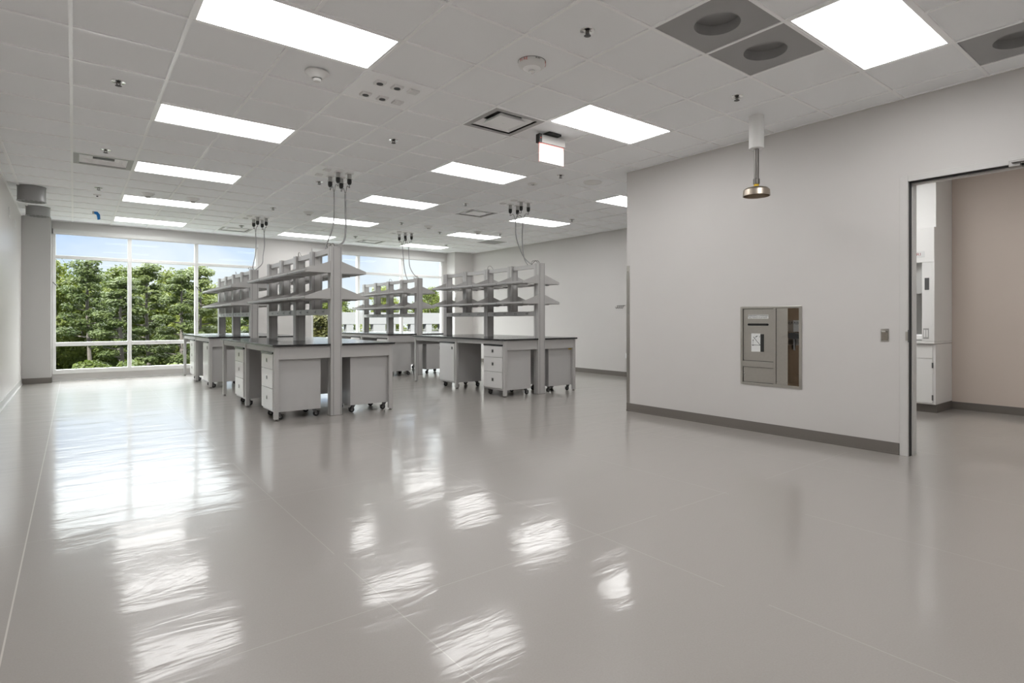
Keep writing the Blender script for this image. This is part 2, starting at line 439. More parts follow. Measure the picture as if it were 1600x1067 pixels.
# vents
VL = {(5, 0): 'square grey ceiling vent beside the exit sign', (0, 7): 'foil-lined ceiling vent beside the left row of lights', (9, 7): 'square ceiling vent left of the right-hand bench cables',
      (4, 15): 'small-looking ceiling vent at the end of the woodland window', (9, 15): 'ceiling vent near the garage window, behind the nearest bench post'}
proto = None
for c in VENTS:
    loc = ((c[0]+0.5)*T, (c[1]+0.5)*T, CEIL)
    if proto is not None and c != (0, 7): copy_tree(proto, loc, label=VL[c]); continue
    t = thing('ceiling_vent', VL[c], 'air vent', loc, group='square ceiling vents')
    a, f = T/2-0.012, 0.055
    mb = MB(); mb.box(-a, -a, 0, a, -a+f, 0.02); mb.box(-a, a-f, 0, a, a, 0.02); mb.box(-a, -a+f, 0, -a+f, a-f, 0.02); mb.box(a-f, -a+f, 0, a, a-f, 0.02)
    build('frame', mb, 'vent', t)
    if c == (0, 7):
        q = a-f; mb = MB(); n = 12; z = lambda i, k: 0.03+0.045*random.random() if 0 < i < n and 0 < k < n else 0.012
        zz = [[z(i, k) for k in range(n+1)] for i in range(n+1)]
        for i in range(n):
            for k in range(n):
                g = lambda i, k: (-q+2*q*i/n, -q+2*q*k/n, zz[i][k])
                mb.quad(g(i, k), g(i, k+1), g(i+1, k+1), g(i+1, k))
        build('foil_liner', mb, 'foil', t)
        mb = MB(); mb.box(-q*0.45, -0.10, 0.018, q*0.45, -0.02, 0.028); build('damper', mb, 'darkgrey', t)
    else:
        proto = t
        def frustum(mb, r0, z0, r1, z1):
            A = [(-r0,-r0),(r0,-r0),(r0,r0),(-r0,r0)]; B = [(-r1,-r1),(r1,-r1),(r1,r1),(-r1,r1)]
            for k in range(4):
                l = (k+1) % 4; mb.quad((*A[k], z0), (*B[k], z1), (*B[l], z1), (*A[l], z0))
        q = a-f
        mb = MB(); frustum(mb, q, 0.0, q, 0.13); mb.box(-q, -q, 0.13, q, q, 0.135); build('plenum', mb, 'darkgrey', t)
        mb = MB(); frustum(mb, q-0.012, 0.012, 0.155, 0.062); frustum(mb, q-0.012, 0.010, 0.155, 0.060); build('middle_cone', mb, 'tee', t)
        mb = MB(); r = 0.150
        frustum(mb, r, 0.006, r-0.03, 0.045); mb.box(-r, -r, 0.000, r, r, 0.006); mb.cyl((0, 0, -0.004), 0.012, 0.005)
        build('plaque', mb, 'tee', t)

# grey tiles with round openings, and the perforated one
RL = ['grey ceiling tile with round opening, left of the pair beside the top-edge light', 'grey ceiling tile with round opening touching the top-edge light panel', 'grey ceiling tile with round opening at the top right edge']
for n, c in enumerate(ROUNDS):
    loc = ((c[0]+0.5)*T, (c[1]+0.5)*T, CEIL)
    if n: copy_tree(rt, loc, label=RL[n]); continue
    rt = thing('return_air_tile', RL[0], 'ceiling tile', loc, group='grey ceiling tiles with round openings')
    mb = MB(); a, R, n2 = T/2-0.012, 0.15, 40
    vs = [(R*math.cos(2*PI*k/n2), R*math.sin(2*PI*k/n2), 0.006) for k in range(n2)]
    sq = []
    for k in range(n2):
        x, y = math.cos(2*PI*k/n2), math.sin(2*PI*k/n2); m_ = a/max(abs(x), abs(y)); sq.append((x*m_, y*m_, 0.006))
    for k in range(n2):
        l = (k+1) % n2; mb.quad(vs[k], vs[l], sq[l], sq[k])
    build('face', mb, 'greytile', rt)
    mb = MB(); mb.lathe([(R, 0.006), (R, 0.075)], n=n2, cap=False); build('collar', mb, 'greytile', rt)
    mb = MB(); mb.lathe([(R, 0.075), (R, 0.085)], n=n2); build('damper', mb, 'greypaint', rt)
c = PERF[0]; a = T/2-0.012
t = tag(build('perforated_tile', MB().box(-a, -a, 0.004, a, a, 0.014), 'greytile', loc=((c[0]+.5)*T, (c[1]+.5)*T, CEIL)), 'flat grey perforated ceiling tile near the right wall', 'ceiling tile')

# sprinklers, detectors
def sprinkler(loc, label, pale=False):
    global SP
    if SP is None or pale:
        t = thing('sprinkler_head', label, 'sprinkler', loc, group='ceiling sprinkler heads')
        build('escutcheon', MB().lathe([(0.052, 0.0), (0.050, -0.005), (0.028, -0.009), (0.022, -0.001)], n=24), 'white' if pale else 'chrome', t)
        mb = MB(); mb.lathe([(0.014, 0), (0.011, -0.014)], n=12)
        for s in (-1, 1): mb.tube([(0.012*s, 0, -0.008), (0.014*s, 0, -0.018), (0.003*s, 0, -0.032)], 0.0035, 6)
        build('frame_arms', mb, 'pipe', t)
        build('deflector', MB().lathe([(0.022, -0.032), (0.024, -0.036), (0.006, -0.041)], n=16), 'darkgrey', t)
        if not pale: SP = t
        return t
    return copy_tree(SP, loc, label=label)
SP = None
at = lambda c: ((c[0]+0.5)*T, (c[1]+0.5)*T, CEIL+0.010)
for c, l in {(0, 2): 'sprinkler head left of the second light panel of the left row', (0, 6): 'sprinkler head just before the foil-lined vent', (0, 10): 'sprinkler head beyond the foil-lined vent',
             (4, 2): 'sprinkler head alone between the socket panel and middle row of lights', (4, -3): 'sprinkler head near the top edge, left of the grey round-holed tiles', (7, -3): 'sprinkler head left of the emergency shower pipe',
             (8, 2): 'sprinkler head just right of the exit sign', (4, 10): 'sprinkler head between the cables of the two left benches', (4, 6): 'sprinkler head beside the nearest bench cable drop',
             (8, 6): 'sprinkler head just before the vent beside the right-hand bench cables', (12, 10): 'sprinkler head above the light by the perforated tile', (12, 6): 'sprinkler head right of the right-hand bench cables',
             (8, 14): 'sprinkler head before the vent near the garage window', (8, 10): 'sprinkler head above the cable drop at the far bench', (4, 14): 'sprinkler head beside the vent at the woodland window end',
             (10, 11): 'sprinkler head left of the light by the perforated tile', (12, 14): 'sprinkler head at the end of the last right-row light'}.items(): sprinkler(at(c), l)
t = thing('ceiling_motion_sensor', 'small white ceiling sensor with dark lens before the blue tape', 'sensor', at((0, 11)))
build('housing', MB().lathe([(0.05, 0), (0.048, -0.012), (0.02, -0.02)], n=24), 'white', t); build('lens', MB().lathe([(0.015, -0.018), (0.012, -0.03), (0.004, -0.034)], n=16), 'black', t)
t = thing('ceiling_dome_sensor', 'small white ring-shaped ceiling sensor beyond the exit sign', 'sensor', at((8, 3)))
build('ring', MB().lathe([(0.075, 0), (0.075, -0.012), (0.05, -0.016), (0.045, -0.004)], n=28), 'white', t); build('lens', MB().lathe([(0.03, -0.003), (0.026, -0.018), (0.008, -0.026)], n=20), 'chrome', t)
tag(build('ceiling_speaker', MB().lathe([(0.135, 0.0), (0.130, -0.010), (0.118, -0.011), (0.115, -0.004), (0.02, -0.004)], n=36), 'white', loc=at((9, 2))), 'white round ceiling speaker right of the exit sign near the partition', 'speaker')
SD = None
for c, l in {(2, 0): 'white smoke detector beside the nearest light panel', (1, 10): 'smoke detector left of the pair before the fourth left-row light', (2, 10): 'smoke detector right of the pair before the fourth left-row light',
             (5, 10): 'smoke detector left of the nearest bench cables', (9, 10): 'smoke detector between the far bench cables and the vent', (11, 10): 'smoke detector just above the light by the perforated tile'}.items():
    if SD: copy_tree(SD, at(c), label=l); continue
    SD = thing('smoke_detector', l, 'smoke detector', at(c), group='round smoke detectors')
    build('base', MB().lathe([(0.092, 0), (0.092, -0.010), (0.080, -0.020), (0.044, -0.050)], n=32), 'white', SD)
    build('chamber', MB().lathe([(0.034, -0.048), (0.034, -0.064), (0.026, -0.074)], n=24), 'white', SD)
    build('insect_screen', MB().lathe([(0.0355, -0.052), (0.0355, -0.058)], n=24), 'darkgrey', SD)
c = at((4, -2)); t = thing('ceiling_fire_strobe', 'round white fire alarm strobe with red lettering in the middle of the ceiling', 'fire alarm', c)
build('body', MB().lathe([(0.105, 0), (0.105, -0.022), (0.097, -0.036), (0.074, -0.052)], n=40), 'white', t)
build('back_ring', MB().lathe([(0.108, 0.0), (0.108, -0.004)], n=40), 'greypaint', t)
build('grille', MB().lathe([(0.072, -0.050), (0.055, -0.062), (0.03, -0.066)], n=32), 'tee', t)
build('lens', MB().lathe([(0.026, -0.064), (0.024, -0.078), (0.010, -0.088)], n=20), 'chrome', t)
for ang, s, m_, sz in ((195, 'FIRE', 'red', 0.028), (322, 'FIRE', 'red', 0.028), (258, 'Alert', 'ink', 0.016)):
    for q, ch in enumerate(s):
        a = math.radians(ang + (q-(len(s)-1)/2)*(10.5 if sz > .02 else 4.6)); n_ = Vector((math.cos(a), math.sin(a), 0))
        xa = Vector((-math.sin(a), math.cos(a), 0)); r = 0.1058
        text('lettering', ch, sz, m_, tuple(n_*r + Vector((0, 0, -0.004 - sz*0.72)) - xa*sz*0.3), xa, (0, 0, 1), t)

# ceiling socket panels and their cable drops
PL = {(3, 0): 'white ceiling panel with six empty sockets beside the nearest light', (4, 5): 'white ceiling socket panel above the nearest bench', (4, 12): 'white ceiling socket panel above the woodland window bench',
      (9, 5): 'white ceiling socket panel above the right-hand bench', (9, 12): 'white ceiling socket panel above the garage window bench'}
SOCK = [(-0.147, 0.15), (0.006, 0.15), (-0.147, -0.15), (0.006, -0.15)]
BLANK = [(0.153, 0.155), (0.153, -0.155)]
pp = None
for c in PANELS:
    loc = ((c[0]+.5)*T, (c[1]+.5)*T, CEIL)
    if pp: p = copy_tree(pp, loc, PI, label=PL[c])
    else:
        p = pp = thing('ceiling_socket_panel', PL[c], 'socket panel', loc, group='ceiling socket panels')
        a = T/2-0.012
        build('panel', MB().box(-a, -a, 0.004, a, a, 0.014), 'tee', p, 0.001)
        for x, y in SOCK:
            s = build('socket', MB().box(x-0.043, y-0.043, -0.012, x+0.043, y+0.043, 0.004), 'white', p, 0.002)
            build('socket_face', MB().lathe([(0.027, -0.0155), (0.027, -0.011)], (x, y, 0), n=20), 'black', s)
        for x, y in BLANK:
            s = build('blank_plate', MB().box(x-0.043, y-0.043, -0.012, x+0.043, y+0.043, 0.004), 'white', p, 0.002)
            build('cover', MB().box(x-0.024, y-0.028, -0.016, x+0.024, y+0.028, -0.012), 'white', s)
        mb = MB()
        for x, y in ((-.05, 0.02), (.01, 0.03), (.07, 0.02), (-.02, -0.02), (.05, -0.03)): mb.box(x-.018, y-.004, 0.0032, x+.018, y+.004, 0.0042)
        build('engraved_tags', mb, 'tee', p)

def cable(panel, pair, ends, label, merge_z, r=0.009):
    """two plugs in the ceiling panel, their cords joined into one sheathed cable that ends on a bench"""
    px, py = (panel[0]+.5)*T, (panel[1]+.5)*T
    t = thing('power_cable', label, 'power cable', (px, py, CEIL), group='power cables dropping to the benches')
    xs = [(-SOCK[k][0], -SOCK[k][1]) for k in pair]
    mx = sum(x for x, y in xs)/2; my = sum(y for x, y in xs)/2
    mg = Vector((mx, my, merge_z-CEIL))
    E = [Vector((x-px, y-py, z-CEIL)) for x, y, z in ends]
    build('cable_sheath', MB().tube(spline([mg] + E, 12), r, 8), 'cord', t)
    for x, y in xs:
        pl = build('plug', MB().lathe([(0.024, -0.075), (0.029, -0.080), (0.029, -0.125), (0.018, -0.150)], (x, y, 0), n=16), 'black', t)
        mb = MB(); mb.lathe([(0.027, -0.008), (0.027, -0.078)], (x, y, 0), n=16); mb.box(x-0.04, y-0.004, -0.075, x+0.045, y+0.004, -0.070)
        build('connector_sleeve', mb, 'sleeve', pl)
        build('branch_cord', MB().tube(spline([(x, y, -0.148), (x, y, -0.19), tuple(Vector((x, y, 0))*0.45+Vector((mg.x, mg.y, 0))*0.55 + Vector((0, 0, mg.z*0.62))), mg], 8), 0.0055, 6), 'cord', t)
    return t

# ------------------------------------------------------------------ lab benches
BW, BL = 1.55, 3.085
PX0, PX1 = 0.69, 0.83                 # posts
PY = [0.010+0.7395*k for k in range(5)]
PD = 0.115
def make_bench(label):
    t = thing('lab_bench', label, 'lab bench', group='double-sided steel lab benches')
    for a, b in ((0, PX0-0.004), (PX1+0.004, BW)):
        build('worktop', MB().box(a, 0, 0.885, b, BL, 0.910), 'epoxy', t, 0.003)
    for a, b in ((0, 2), (2, 4)):
        build('worktop_infill', MB().box(PX0-0.003, PY[a]+PD+0.002, 0.885, PX1+0.003, PY[b]-0.002, 0.909), 'epoxy', t)
    for x in (0.05, BW-0.05):
        for y in (0.05, 1.50, BL-0.05):
            lg = build('leg', MB().box(x-0.025, y-0.025, 0.022, x+0.025, y+0.025, 0.885), 'bench', t, 0.003)
            build('foot', MB().lathe([(0.024, 0), (0.024, 0.006), (0.009, 0.010), (0.009, 0.022)], (x, y, 0), n=14), 'pipe', lg)
    for y in (0.03, BL-0.055):
        for a, b in ((0.075, PX0-0.002), (PX1+0.002, BW-0.075)):
            build('apron', MB().box(a, y, 0.732, b, y+0.025, 0.885), 'bench', t, 0.002)
    for x in (0.035, BW-0.065):
        for a, b in ((0.075, 1.475), (1.525, BL-0.075)):
            build('side_rail', MB().box(x, a, 0.815, x+0.03, b, 0.885), 'bench', t, 0.002)
    build('cross_rail', MB().box(0.075, 1.485, 0.815, PX0-0.002, 1.515, 0.885).box(PX1+0.002, 1.485, 0.815, BW-0.075, 1.515, 0.885), 'bench', t)
    xm = (PX0+PX1)/2
    for k, y in enumerate(PY):
        z0 = 0.0 if k % 2 == 0 else 1.352
        mb = MB(); mb.box(PX0, y, z0+(0.006 if k % 2 == 0 else 0), PX1, y+PD, 2.14)
        # slotted channels on the faces
        mb.box(PX0+0.030, y-0.0015, z0+0.01, PX0+0.034, y, 2.13, 1); mb.box(PX1-0.020, y-0.0015, z0+0.01, PX1-0.017, y, 2.13, 1)
        mb.box(PX0-0.0012, y+0.055, z0+0.01, PX0, y+0.060, 2.13, 1)
        p = build('post' if k % 2 == 0 else 'hanging_post', mb, ['bench', 'darkgrey'], t, 0.0)
        if k % 2 == 0:
            build('foot_plate', MB().box(PX0-0.006, y-0.006, 0, PX1+0.006, y+PD+0.006, 0.006), 'pipe', p)
    for k in range(4):
        build('top_beam', MB().box(xm-0.035, PY[k]+PD, 2.065, xm+0.035, PY[k+1], 2.130), 'bench', t)
    for k in (0, 2):
        a, b = PY[k]+PD, PY[k+2]
        rw = build('raceway', MB().box(PX0+0.005, a, 1.275, PX1-0.005, b, 1.352), 'bench', t, 0.002)
        for s in (0, 1):
            for q in range(4):
                y = a+(b-a)*(0.14+0.235*q)
                x = PX0+0.005 if s == 0 else PX1-0.005
                sg = -1 if s == 0 else 1
                mb = MB(); mb.box(x, y-0.04, 1.288, x+sg*0.003, y+0.04, 1.340, 0)
                for dy in (-0.02, 0.02): mb.box(x+sg*0.003, y+dy-0.007, 1.304, x+sg*0.0045, y+dy+0.007, 1.324, 1)
                build('outlet', mb, ['bench', 'darkgrey'], rw)
    # shelf trays: board, front lip, a tapering bracket plate at each end
    for lvl in (1.475, 1.805):
        for sg in (-1, 1):
            for k in range(4):
                y0, y1 = PY[k]+0.003, PY[k+1]-0.003
                if k == 3: y1 += 0.03
                xi = xm+sg*(PX1-PX0)/2; xo = xm+sg*0.388
                mb = MB()
                mb.box(xi+sg*0.002, y0+0.004, lvl+0.004, xo, y1-0.004, lvl+0.010)
                mb.box(xo-sg*0.004, y0, lvl, xo, y1, lvl+0.030)
                mb.box(xo-sg*0.03, y0+0.004, lvl-0.004, xo-sg*0.004, y1-0.004, lvl+0.004)
                for yy in (y0, y1-0.003):
                    mb.prism([(xo, lvl), (xo, lvl+0.030), (xo-sg*0.012, lvl+0.036), (xi+sg*0.001, lvl+0.146), (xi+sg*0.001, lvl)], 'y', yy, yy+0.003)
                for f in (0.33, 0.66):
                    mb.box(xi+sg*0.04, y0+(y1-y0)*f-0.01, lvl-0.012, xo-sg*0.03, y0+(y1-y0)*f+0.01, lvl+0.004, 0)
                mb.box(xo+sg*0.001, y1-0.006, lvl+0.004, xo, y1+0.006, lvl+0.024, 1)
                build('shelf', mb, ['bench', 'darkgrey'], t)
    mb = MB()
    for dx in (-0.045, 0.0):
        mb.tube(spline([(xm+dx, PY[0]+0.05, 2.138), (xm+dx-0.01, PY[0]+0.09, 2.185), (xm+dx-0.02, PY[0]+0.17, 2.175), (xm-0.02, PY[0]+0.24, 2.125)], 8), 0.004, 6)
    mb.tube(spline([(xm-0.02, PY[2]-0.12, 2.128), (xm-0.03, PY[2]-0.05, 2.19), (xm-0.01, PY[2]+0.06, 2.19), (xm, PY[2]+0.1, 2.14)], 8), 0.004, 6)
    build('jumper_wires', mb, 'pipe', t)
    return t
BX = {'A': (1.843, 2.875), 'B': (1.850, 7.130), 'C': (5.207, 2.875), 'D': (5.212, 7.130)}
BN = {'A': 'nearest bench', 'B': 'bench by the woodland window', 'C': 'right-hand bench by the bare wall', 'D': 'far bench by the garage window'}
bA = make_bench('grey steel lab bench with black top and two-tier shelves, nearest on the left')
bA.location = (*BX['A'], 0)
copy_tree(bA, (*BX['B'], 0), label='grey steel lab bench with shelves standing beside the woodland window')
copy_tree(bA, (*BX['C'], 0), label='grey steel lab bench with shelves in front of the bare right wall')
copy_tree(bA, (*BX['D'], 0), label='grey steel lab bench with shelves standing in front of the garage window')

# mobile pedestals; local front faces -x
CD, CW = 0.565, 0.53
def make_pedestal(door):
    t = thing('door_pedestal' if door else 'drawer_pedestal', 'x', 'mobile cabinet')
    mb = MB(); mb.box(0.02, 0, 0.10, CD, CW, 0.80)
    for z in (0.36, 0.40): mb.lathe([(0.006, -0.0015), (0.006, 0.0)], (0.035, 0, z), 'y', 8, 1)
    build('body', mb, ['cab', 'darkgrey'], t, 0.003)
    build('cabinet_top', MB().box(-0.006, 0.004, 0.800, CD, CW-0.004, 0.822), 'epoxy', t, 0.002)
    def pull(par, y, z):
        mb = MB(); mb.box(-0.004, y-0.026, z-0.026, 0.0, y+0.026, z+0.026, 0); mb.box(-0.0055, y-0.020, z-0.019, -0.004, y+0.013, z+0.019, 1)
        build('handle', mb, ['chrome', 'black'], par)
    if door:
        dr = build('door', MB().box(0, 0.008, 0.128, 0.02, CW-0.008, 0.792), 'front', t, 0.003)
        pull(dr, 0.075, 0.715)
        for z in (0.22, 0.70): build('hinge', MB().box(-0.003, CW-0.012, z-0.03, 0.02, CW-0.002, z+0.03), 'darkgrey', dr)
    else:
        for a, b, h in ((0.128, 0.380, 0.258), (0.386, 0.612, 0.507), (0.618, 0.792, 0.715)):
            dr = build('drawer', MB().box(0, 0.008, a, 0.02, CW-0.008, b), 'front', t, 0.003)
            pull(dr, CW/2, h)
    for x in (0.075, CD-0.06):
        for y in (0.06, CW-0.06):
            mb = MB(); mb.lathe([(0.026, 0.088), (0.026, 0.10)], (x, y, 0), n=14, mi=0)
            for s in (-1, 1): mb.prism([(x-0.022, 0.088), (x+0.022, 0.088), (x+0.035, 0.03), (x+0.020, 0.025)], 'y', y+s*0.016-0.002, y+s*0.016+0.002, 0)
            mb.box(x+0.03, y-0.012, 0.055, x+0.062, y+0.012, 0.062, 1)
            cs = build('caster', mb, ['darkgrey', 'black'], t)
            mb = MB(); mb.lathe([(0.030, -0.012), (0.036, -0.009), (0.036, 0.009), (0.030, 0.012)], (x+0.022, y, 0.036), 'y', 18, 0)
            mb.lathe([(0.014, -0.0135), (0.014, 0.0135)], (x+0.022, y, 0.036), 'y', 12, 1)
            build('wheel', mb, ['rubber', 'sleeve'], cs)
    return t
ped = {0: make_pedestal(False), 1: make_pedestal(True)}
used = set()
def place(kind, b, left, y, label):
    x0, y0 = BX[b]
    loc, rz = ((x0+0.02, y0+y, 0), 0) if left else ((x0+BW-0.02, y0+y+CW, 0), PI)
    g = 'grey pedestal cabinets on casters'
    if kind not in used:
        used.add(kind); o = ped[kind]; o.location = loc; o.rotation_euler = (0, 0, rz); o['label'] = label; o['group'] = g; return o
    return copy_tree(ped[kind], loc, rz, label, g)
place(0, 'A', True, 0.080, 'grey three-drawer cabinet on casters at the front corner of the nearest bench')
place(0, 'A', True, 1.60, 'grey three-drawer cabinet behind the middle leg of the nearest bench')
place(1, 'B', True, 0.080, 'grey one-door cabinet at the front corner of the bench by the woodland window')
place(0, 'B', True, 1.60, 'slim-looking three-drawer cabinet closest to the woodland window')
place(0, 'C', True, 0.080, 'grey three-drawer cabinet at the front corner of the right-hand bench')
place(1, 'C', True, 1.535, 'grey one-door cabinet behind the middle leg of the right-hand bench')
place(0, 'D', True, 0.080, 'grey cabinet under the front left corner of the garage window bench')
place(0, 'D', True, 1.60, 'grey cabinet further back under the left side of the garage window bench')
place(0, 'A', False, 0.080, 'grey cabinet seen from the side, right of the nearest bench front post')
place(0, 'A', False, 1.48, 'grey cabinet glimpsed between front cabinet and front post of the nearest bench')
place(0, 'B', False, 0.080, 'grey cabinet at the back right of the woodland window bench, behind the nearest bench')
oc = place(0, 'C', False, 0.080, 'grey cabinet with small yellow sticker, right of the right-hand bench front post')
place(0, 'C', False, 1.48, 'grey cabinet glimpsed behind the drawer cabinet of the right-hand bench')
place(0, 'D', False, 0.080, 'grey cabinet under the right side of the garage window bench')
place(0, 'D', False, 1.60, 'grey cabinet at the back right of the garage window bench')
build('sticker', MB().box(0.05, CW, 0.705, 0.12, CW+0.0015, 0.722), 'yellow', oc)

def pk(b, x, y, z): return (BX[b][0]+x, BX[b][1]+y, z)
cable((4, 5), (1, 3), [(2.735, 3.35, 2.62), (2.71, 3.35, 2.42), (2.64, 3.33, 2.24), pk('A', .75, .40, 2.125)], 'grey power cable from ceiling to the top beam of the nearest bench', 2.92)
cable((4, 5), (0, 2), [(2.888, 3.34, 2.66), (2.885, 3.32, 2.46), (2.79, 3.14, 2.25), pk('A', .775, .07, 2.138)], 'thick grey power cable from ceiling to the front post of the nearest bench', 2.92, 0.012)
cable((4, 12), (1, 3), [(2.735, 7.58, 2.65), (2.70, 7.5, 2.42), (2.64, 7.38, 2.25), pk('B', .74, .07, 2.138)], 'grey power cable left of the pair above the woodland window bench', 2.88)
cable((4, 12), (0, 2), [(2.885, 7.58, 2.65), (2.84, 7.5, 2.45), (2.80, 7.40, 2.28), pk('B', .79, .07, 2.138)], 'grey power cable right of the pair above the woodland window bench', 2.88)
cable((9, 5), (1, 3), [(5.80, 3.36, 2.62), (5.86, 3.33, 2.40), (5.92, 3.27, 2.24), pk('C', .77, .26, 2.125)], 'grey power cable left of the pair above the right-hand bench', 2.88)
cable((9, 5), (0, 2), [(5.93, 3.36, 2.62), (5.93, 3.34, 2.40), (5.94, 3.31, 2.24), pk('C', .755, .36, 2.125)], 'grey power cable right of the pair above the right-hand bench', 2.88)
cable((9, 12), (1, 3), [(5.80, 7.6, 2.65), (5.83, 7.62, 2.42), (5.90, 7.68, 2.24), pk('D', .75, .58, 2.125)], 'grey power cable left of the pair above the garage window bench', 2.88)
cable((9, 12), (0, 2), [(5.92, 7.56, 2.65), (5.91, 7.50, 2.42), (5.93, 7.35, 2.24), pk('D', .77, .07, 2.138)], 'grey power cable right of the pair above the garage window bench', 2.88)

# ------------------------------------------------------------------ hanging and wall things
t = thing('exit_sign', 'hanging exit sign with blank white lit panel and red edges', 'exit sign', (3.966, 0.30, CEIL))
build('canopy', MB().box(-0.085, -0.075, -0.014, 0.085, 0.075, 0.008), 'black', t, 0.002)
h = build('housing', MB().box(-0.145, -0.028, -0.105, 0.180, 0.028, -0.020), 'satin', t, 0.003)
build('end_cap', MB().box(-0.180, -0.030, -0.107, -0.145, 0.030, -0.018), 'black', h)
build('indicator', MB().lathe([(0.006, -0.0015), (0.006, 0.0015)], (-0.162, -0.030, -0.06), 'y', 10), 'red', h)
build('stem', MB().box(-0.03, -0.012, -0.020, 0.03, 0.012, -0.014), 'black', t)
mb = MB(); mb.box(-0.158, -0.003, -0.300, 0.174, 0.003, -0.105); ac = build('sign_panel', mb, 'mirror', t)
build('lit_face', MB().box(-0.150, -0.0045, -0.298, 0.168, -0.003, -0.145), 'signface', ac)
mb = MB(); mb.box(-0.161, -0.004, -0.302, -0.158, 0.004, -0.105); mb.box(0.174, -0.004, -0.302, 0.177, 0.004, -0.105); mb.box(-0.155, -0.0045, -0.112, 0.172, -0.003, -0.105)
build('red_edge', mb, 'redglow', ac)

t = thing('hanging_shower', 'emergency shower head on a pipe hanging from the ceiling by the partition', 'shower', (5.157, -1.373, CEIL))
build('sleeve', MB().lathe([(0.070, 0.01), (0.070, -0.305), (0.062, -0.310)], n=28), 'white', t)
build('pipe', MB().lathe([(0.022, -0.30), (0.022, -0.60)], n=18), 'pipe', t)
build('coupling', MB().lathe([(0.022, -0.595), (0.030, -0.600), (0.030, -0.648), (0.022, -0.652)], n=18), 'pipe', t)
build('bushing', MB().lathe([(0.024, -0.650), (0.024, -0.680)], n=18), 'yellow', t)
build('shower_head', MB().lathe([(0.024, -0.672), (0.06, -0.680), (0.105, -0.692), (0.122, -0.710), (0.126, -0.765), (0.120, -0.765), (0.116, -0.715), (0.02, -0.695)], n=40), 'brass', t)

for y, h_, l in ((6.95, 0.205, 'grey round sheet-metal drum hanging in front of the other, by the left wall'), (8.90, 0.145, 'shallower grey round drum hanging in front of the left column')):
    t = thing('ceiling_drum', l, 'air drum', (-0.468, y, CEIL), group='round drums under the ceiling')
    build('shell', MB().lathe([(0.168, 0.01), (0.168, 0.0), (0.163, -0.004), (0.163, -h_), (0.168, -h_), (0.168, -h_-0.006), (0.15, -h_-0.006)], n=40), 'greypaint', t)
    mb = MB(); mb.lathe([(0.149, -h_-0.004), (0.149, -h_-0.008)], n=40)
    for q in range(14):
        a = 2*PI*q/14; mb.box(0.13*math.cos(a)-.012, 0.13*math.sin(a)-.012, -h_-0.010, 0.13*math.cos(a)+.012, 0.13*math.sin(a)+.012, -h_-0.008, 1)
    build('slotted_face', mb, ['darkgrey', 'greypaint'], t)
t = thing('hanging_tape', 'strip of blue tape hanging from the ceiling near the woodland window', 'tape', (0.305, 8.80, CEIL+0.010))
build('strip', MB().prism([(-0.02, 0), (0.05, 0), (0.085, -0.05), (0.09, -0.13), (0.05, -0.15), (0.035, -0.06), (-0.02, -0.03)], 'y', -0.002, 0.002), 'blue', t)
build('clip', MB().box(-0.025, -0.008, -0.045, 0.0, 0.008, 0), 'sleeve', t)
for y, z, l in ((7.49, 2.85, 'narrow white plate high on the left wall, nearer one'), (8.58, 2.82, 'narrow white plate high on the left wall, beside the column')):
    t = thing('wall_plate', l, 'wall plate', (XL, y, z), group='narrow plates on the left wall')
    build('plate', MB().box(0, -0.06, -0.075, 0.008, 0.06, 0.075), 'white', t, 0.002); build('insert', MB().box(0.008, -0.03, -0.04, 0.014, 0.03, 0.04), 'white', t)
t = thing('corner_guard', 'tall stainless corner guard on the partition end', 'corner guard', (XP, YP, 0.0))
mb = MB(); mb.box(-0.003, -0.05, 0.10, 0, 0.003, 1.93); mb.box(-0.003, 0, 0.10, 0.05, 0.003, 1.93); g_ = build('guard', mb, 'steel', t)
mb = MB()
for z in (0.2, 0.75, 1.3, 1.85): mb.lathe([(0.005, -0.0045), (0.005, -0.003)], (0, -0.025, z), 'x', 10)
build('screws', mb, 'chrome', g_)
t = thing('wall_thermostat', 'small grey control box on the corner of the right column', 'thermostat', (8.57, 9.985, 1.93))
build('box', MB().box(-0.012, -0.02, -0.075, 0.03, 0.015, 0.075), 'tee', t, 0.003)
t = thing('hook_rail', 'small wire hook rack on the right wall beside the partition corner', 'wire rack', (XR, 4.13, 1.50))
mb = MB(); mb.tube([(-0.01, -0.12, 0.02), (-0.01, 0.10, 0.02)], 0.004, 6)
for q in range(4): mb.tube(spline([(-0.01, -0.09+q*0.055, 0.02), (-0.03, -0.085+q*0.055, -0.03), (-0.05, -0.075+q*0.055, -0.035), (-0.055, -0.065+q*0.055, 0.0)], 6), 0.004, 6)
build('hooks', mb, 'pipe', t); build('backplate', MB().box(-0.006, -0.125, 0.012, 0, 0.105, 0.03), 'sleeve', t)
t = thing('wall_outlet', 'white wall outlet low on the right wall beside the partition corner', 'outlet', (XR, 3.95, 0.45))
build('cover', MB().box(-0.007, -0.036, -0.058, 0, 0.036, 0.058), 'white', t, 0.002)
build('socket', MB().box(-0.009, -0.017, -0.04, -0.007, 0.017, 0.04), 'tee', t)
t = thing('switch_plate', 'small recessed stainless card plate on the partition beside the door frame', 'switch', (XP, -2.286, 1.068))
build('plate', MB().box(-0.004, -0.034, -0.058, 0, 0.034, 0.058), 'steel', t, 0.0015)
build('recess', MB().box(-0.006, -0.026, -0.046, -0.004, 0.026, 0.040), 'steel_dark', t)
mb = MB(); mb.box(-0.014, -0.010, 0.030, -0.004, 0.026, 0.042, 0); mb.box(-0.012, -0.022, 0.028, -0.004, -0.016, 0.036, 1); build('latch', mb, ['chrome', 'darkgrey'], t)

